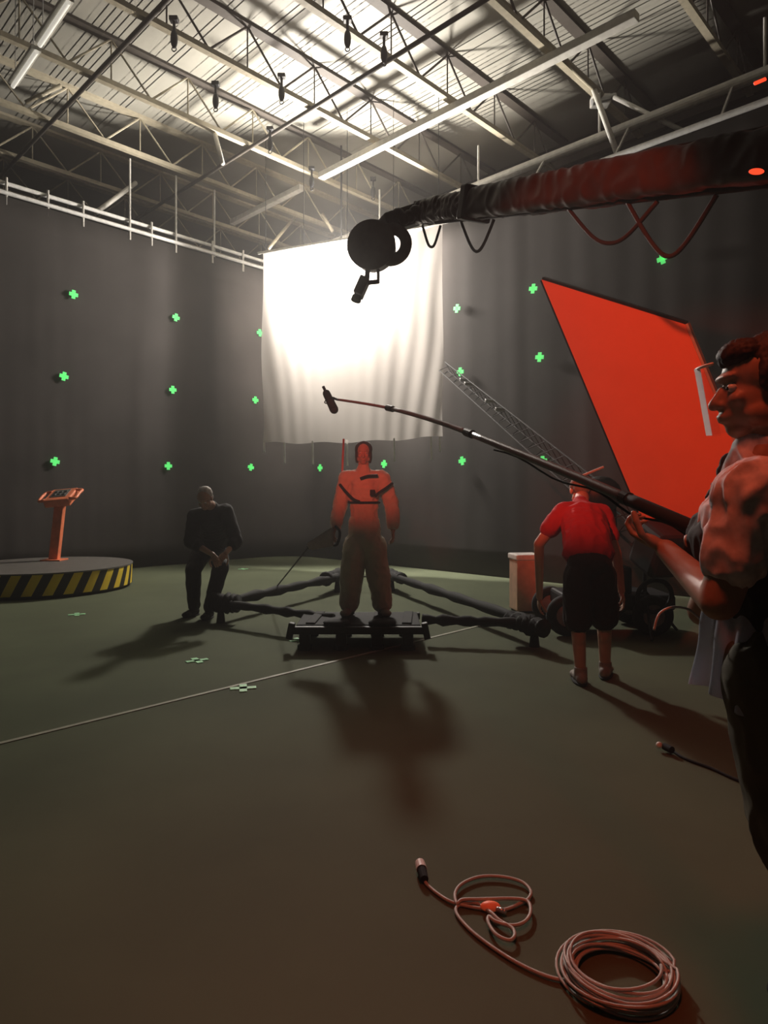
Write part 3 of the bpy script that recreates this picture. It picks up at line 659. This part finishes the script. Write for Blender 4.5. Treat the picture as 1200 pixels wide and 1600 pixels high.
for (a, b, mm_) in ((A_, B_, M_black), (B_, C_, M_pipe), (C_, D_, M_black), (D_, A_, M_black)):
    MB().bar(a-nP*.03, b-nP*.03, .045, .045, hint=nP).done('frame_edge', mm_, e)
cm = (A_+B_+C_+D_)/4-nP*.09
ps = V((cm.x+.1, cm.y+.75, 0)); MB().cyl(V((ps.x, ps.y, .35)), V((ps.x, ps.y, cm.z)), .02).done('stand_pole', M_black, e); MB().cyl(V((ps.x, ps.y, cm.z)), cm, .012).done('grip_arm', M_black, e)
MB().box(cm-nP*.03, (.07, .07, .07)).done('grip_head', M_black, e)
for a in (.3, 2.4, 4.5): MB().cyl(V((ps.x, ps.y, .45)), V((ps.x+.4*math.cos(a), ps.y+.4*math.sin(a), .02)), .015).done('stand_leg', M_black, e)
# ================================================================== JIB CRANE ON WHEELED CART
cb = P(965, 985, F*H/(985-HY)); cb = V((2.42, 7.1, 0))
e = empty('jib_cart', cb, 'dark wheeled jib cart with a lattice arm rising toward the sheet', 'jib')
MB().box(cb+V((0, 0, .33)), (1.15, .6, .16), bev=.03).done('chassis', M_black, e)
for (x, y) in ((-.56, -.33), (.32, -.33), (-.56, .33), (.32, .33)):
    c = cb+V((x, y, .21)); t = MB().torus(c, (0, 1, .0), .155, .055, 32, 10).done('wheel', M_rub, e, smooth=True)
    MB().cyl(c-V((0, .035, 0)), c+V((0, .035, 0)), .11, seg=24).done('hub', mat('grey_hub', (.28, .25, .25), .5), t)
MB().torus(cb+V((.30, -.42, .42)), (0, 1, .2), .17, .025, 32, 8).done('hand_wheel', M_rub, e, smooth=True)
MB().box(cb+V((-.15, -.05, .55)), (.6, .4, .3), bev=.04).done('battery_box', M_black, e)
jt = V((2.42, 7.1, 1.32)); MB().cyl(cb+V((0, 0, .4)), jt, .09, .06).done('column', M_black, e)
tip = P(694, 574, 11.85); dj = (tip-jt).normalized(); bk = jt-dj*.9
Bs = basis(dj); offs = [Bs@V((.14, -.1, 0)), Bs@V((-.14, -.1, 0)), Bs@V((0, .16, 0))]
m = MB()
for o_ in offs: m.cyl(bk+o_, tip+o_*.6, .014, .010, 8)
nn = 26
for i in range(nn):
    a = bk.lerp(tip, i/nn); b = bk.lerp(tip, (i+1)/nn); k1 = 1-.4*i/nn
    for q in range(3): m.cyl(a+offs[q]*k1, b+offs[(q+1) % 3]*k1, .006, seg=5)
m.done('lattice_arm', mat('dull_dark_steel', (.022, .02, .019), .7, .2), e)
for t in (.05, .55, .62, .78, .82):
    q = jt.lerp(tip, t); MB().box(q+V((0, -.12, .04)), (.16, .05, .05), Bs, bev=.008).done('arm_clip', M_steel, e)
MB().box(bk, (.4, .45, .38), Bs, bev=.05).done('counterweight', M_black, e)
MB().box(P(925, 737, 6.7), (.26, .03, .025), Matrix.Rotation(math.radians(-22), 3, 'Y'), bev=.01).done('level_bar', M_pipe, e)
MB().ell(jt+V((-.12, -.05, .12)), (.22, .16, .2)).done('pivot_cover', M_black, e, smooth=True)
# box behind
bx0 = V((P(820, 900, 8.2).x, 8.2, 0))
e = empty('equipment_case', bx0, 'upright pale box with a white lid standing behind the red-shirted person', 'box')
MB().box(bx0+V((0, 0, .33)), (.30, .30, .62), Matrix.Rotation(.15, 3, 'Z'), bev=.015).done('case_body', mat('tan_board', (.66, .42, .28), .7), e)
MB().box(bx0+V((0, 0, .675)), (.33, .33, .07), Matrix.Rotation(.15, 3, 'Z'), bev=.015).done('lid', M_white, e)
MB().box(bx0+V((0, 0, .01)), (.26, .26, .02), Matrix.Rotation(.15, 3, 'Z')).done('base', M_black, e)
# ================================================================== CAMERA CRANE
ca, cb2 = P(655, 333, 7.15), P(1235, 240, 3.2)
dc = (cb2-ca).normalized(); ce = cb2+dc*1.7
e = empty('camera_crane', V((ce.x, ce.y, 0)), 'big dark camera crane arm coming in from the right above the red panel', 'camera crane')
MB().bar(ca.lerp(cb2, .28), ce, .24, .25, bev=.05).done('outer_arm', M_crane, e, vox=.018, it=3, wr=(.022, 4, 4))
MB().bar(ca, ca.lerp(cb2, .34), .20, .21, bev=.04).done('inner_arm', mat('darker_crane_paint', (.03, .02, .018), .5), e, vox=.015, it=2, wr=(.035, 7, 7))
MB().box(ca.lerp(cb2, .285), (.30, .30, .12), basis(dc), bev=.02).done('arm_collar', M_black, e)
for s_ in (.16, -.16):
    MB().cyl(ca.lerp(cb2, .1)+V((0, 0, s_*.7)), cb2+V((0, 0, s_*.8)), .03).done('cable_conduit', M_rub, e)
for (t0, t1, dr) in ((.02, .12, .22), (.22, .36, .28), (.60, .80, .25), (.74, .90, .34)):
    a, b = ca.lerp(cb2, t0)-V((0, 0, .14)), ca.lerp(cb2, t1)-V((0, 0, .16)); mid = (a+b)/2-V((0, 0, dr))
    MB().tube(spline([a, a.lerp(mid, .6)-V((0, 0, .05)), mid, b.lerp(mid, .6)-V((0, 0, .05)), b], 6), .014, 8).done('hanging_cable', M_rub, e, smooth=True)
MB().cyl(V((ce.x, ce.y, .3)), V((ce.x, ce.y, ce.z)), .16, .11, 24).done('column', M_black, e)
MB().box(V((ce.x, ce.y, .22)), (1.0, .8, .3), bev=.05).done('dolly_base', M_black, e)
for sx_ in (-.4, .4):
    for sy_ in (-.35, .35): MB().cyl(V((ce.x+sx_, ce.y+sy_-.05, .12)), V((ce.x+sx_, ce.y+sy_+.05, .12)), .12, seg=24).done('wheel', M_rub, e)
# remote head
hc = P(580, 388, 7.0); t2 = P(610, 382, 6.95)
M_head = mat('head_grey', (.10, .085, .075), .5)
e = empty('remote_camera_head', P(580, 470, 7.0), 'round remote head with a small camera hanging off the crane arm before the sheet', 'camera')
MB().cyl(hc+V((0, -.11, 0)), hc+V((.03, .11, .02)), .255, .235, 40).done('pan_drum', M_head, e)
MB().torus(t2, (0.1, 1, 0), .165, .062, 40, 12).done('tilt_ring', M_head, e, smooth=True)
MB().bar(P(600, 352, 7.0), ca+V((.02, 0, 0)), .22, .2, bev=.03).done('mount', M_black, e)
for i in range(5):
    q = P(622+9*i, 338+random.uniform(-8, 14), 6.95); MB().ell(q, (.07, .06, .07), sub=2).done('connector', M_black, e, smooth=True)
MB().bar(P(575, 418, 7), P(573, 440, 7), .05, .05).done('hanger_bracket', M_head, e); MB().bar(P(591, 418, 7), P(591, 442, 7), .03, .04).done('hanger_bracket', M_head, e); MB().bar(P(573, 442, 7), P(592, 440, 7), .035, .04).done('hanger_bracket', M_head, e)
Rc = Matrix.Rotation(math.radians(24), 3, 'Y')
cmr = MB().box(P(565, 449, 7.0), (.10, .22, .19), Rc, bev=.012).done('camera_body', M_head, e)
MB().cyl(P(558, 463, 6.95), P(556, 470, 6.94), .05, .055).done('lens', M_black, cmr)
# red indicator lamps
M_red = mat('red_lamp', (.6, .02, .01), .4, emit=(1, .06, .02), es=1.5)
tag(MB().bar(P(1178, 131, 3.6), P(1197, 123, 3.6), .012, .02, bev=.006).done('indicator_lamp', M_red), 'small red light at the top right edge above the crane arm', 'indicator lamp', 'red lights on the crane')
tag(MB().ell(P(1182, 268, 3.0), (.035, .012, .014)).done('indicator_lamp', M_red, smooth=True), 'small red light under the right end of the crane arm', 'indicator lamp', 'red lights on the crane')
# red fixtures behind the camera
for (p, t, lb) in ((RA, P(570, 742, 6.6), 'red-gelled spotlight behind the camera, aimed at the costumed person'), (RB, P(985, 640, 6.2), 'red-gelled spotlight behind the camera on the left, aimed at the panel'),
                   (RC, V((.75, 2.0, .2)), 'red-gelled floodlight hanging above the camera')):
    a = (t-p).normalized(); e = empty('red_spotlight', V((p.x, p.y, 0)), lb, 'spotlight', 'red spotlights')
    MB().cyl(p-a*.38, p-a*.07, .11, .13, 24).done('housing', M_black, e); MB().cyl(V((p.x, p.y, .02)) if p is RA else V((p.x, p.y, ZR)), p-a*.25-V((0, 0, .11)), .018).done('stand_pole' if p is RA else 'hanging_pole', M_black, e)
    for q in ((0, 2.1, 4.2) if p is RA else ()): MB().cyl(V((p.x, p.y, .5)), V((p.x+.45*math.cos(q), p.y+.45*math.sin(q), .02)), .013).done('stand_leg', M_black, e)
# ================================================================== FLOOR CABLES
zc = .008
def FL(pts, z=zc): return [PZ(x, y, z) for (x, y) in pts]
pA = FL([(662, 1368), (668, 1383), (700, 1407), (735, 1417), (768, 1421), (790, 1421), (812, 1412), (826, 1404)])+FL([(829, 1392), (815, 1378), (785, 1370), (750, 1370), (722, 1381), (711, 1396), (714, 1412)], .014) \
   + FL([(722, 1406), (750, 1405), (800, 1404), (824, 1408), (829, 1425), (820, 1440), (800, 1446), (775, 1440), (764, 1432), (763, 1442), (775, 1460), (795, 1469), (804, 1462), (800, 1450), (780, 1438), (766, 1425)], .02) \
   + FL([(745, 1412), (722, 1412), (712, 1422), (722, 1440), (750, 1466), (800, 1500), (850, 1524), (890, 1533), (925, 1533)], .008)
e = empty('power_cable', PZ(760, 1420, 0), 'pale cable looped on the floor at the bottom, leading to the coil', 'cable')
MB().tube(spline(pA, 6), .0062, 8).done('cord', M_cable, e, smooth=True)
q0, q1 = PZ(663, 1374, .02), PZ(657, 1352, .03)
MB().cyl(q0, q0.lerp(q1, .7), .016, .019).done('plug', M_rub, e); MB().cyl(q0.lerp(q1, .7), q1+(q1-q0)*.2, .021, .019).done('plug_cap', M_white, e)
MB().ell(PZ(766, 1416, .02), (.035, .02, .016)).done('tape_wrap', mat('glowing_orange_tape', (.9, .2, .08), .5, emit=(1, .12, .04), es=.12), e, smooth=True)  # faint emission put into the tape colour to brighten it
MB().caps(PZ(778, 1421, .02), PZ(788, 1424, .02), .009, .009).done('clip', M_steel, e, smooth=True)
cc = PZ(967, 1532, 0); m = MB(); pts = []
N = 17
for i in range(N*36):
    a = i/36*2*math.pi; kk = i//36; ph_ = math.sin(kk*2.3+a*.13); r = .150+.012*math.sin(kk*1.9)+.010*math.sin(a*.37+kk)-.004*ph_
    cx = .010*math.sin(kk*2.7); cy = .010*math.cos(kk*3.1)
    pts.append(cc+V((cx+math.cos(a)*r, cy+math.sin(a)*r*.93, .008+.05*(kk/N)+.006*math.sin(a*2+kk))))
tag(m.tube(pts, .0048, 6).done('cable_coil', M_cable, smooth=True), 'round coil of thin pale cable on the floor at the bottom right', 'cable coil')
e = empty('cable_end', PZ(1040, 1170, 0), 'dark cable end with a small white tip lying on the floor by the operator', 'cable')
MB().cyl(PZ(1038, 1166, .03), PZ(1050, 1172, .03), .02).done('plug', M_rub, e); MB().ell(PZ(1030, 1164, .035), (.018, .018, .018)).done('tip', M_white, e, smooth=True)
MB().tube(spline(FL([(1050, 1172), (1070, 1185), (1110, 1200), (1170, 1225), (1250, 1240)]), 6), .008).done('cord', M_rub, e, smooth=True)
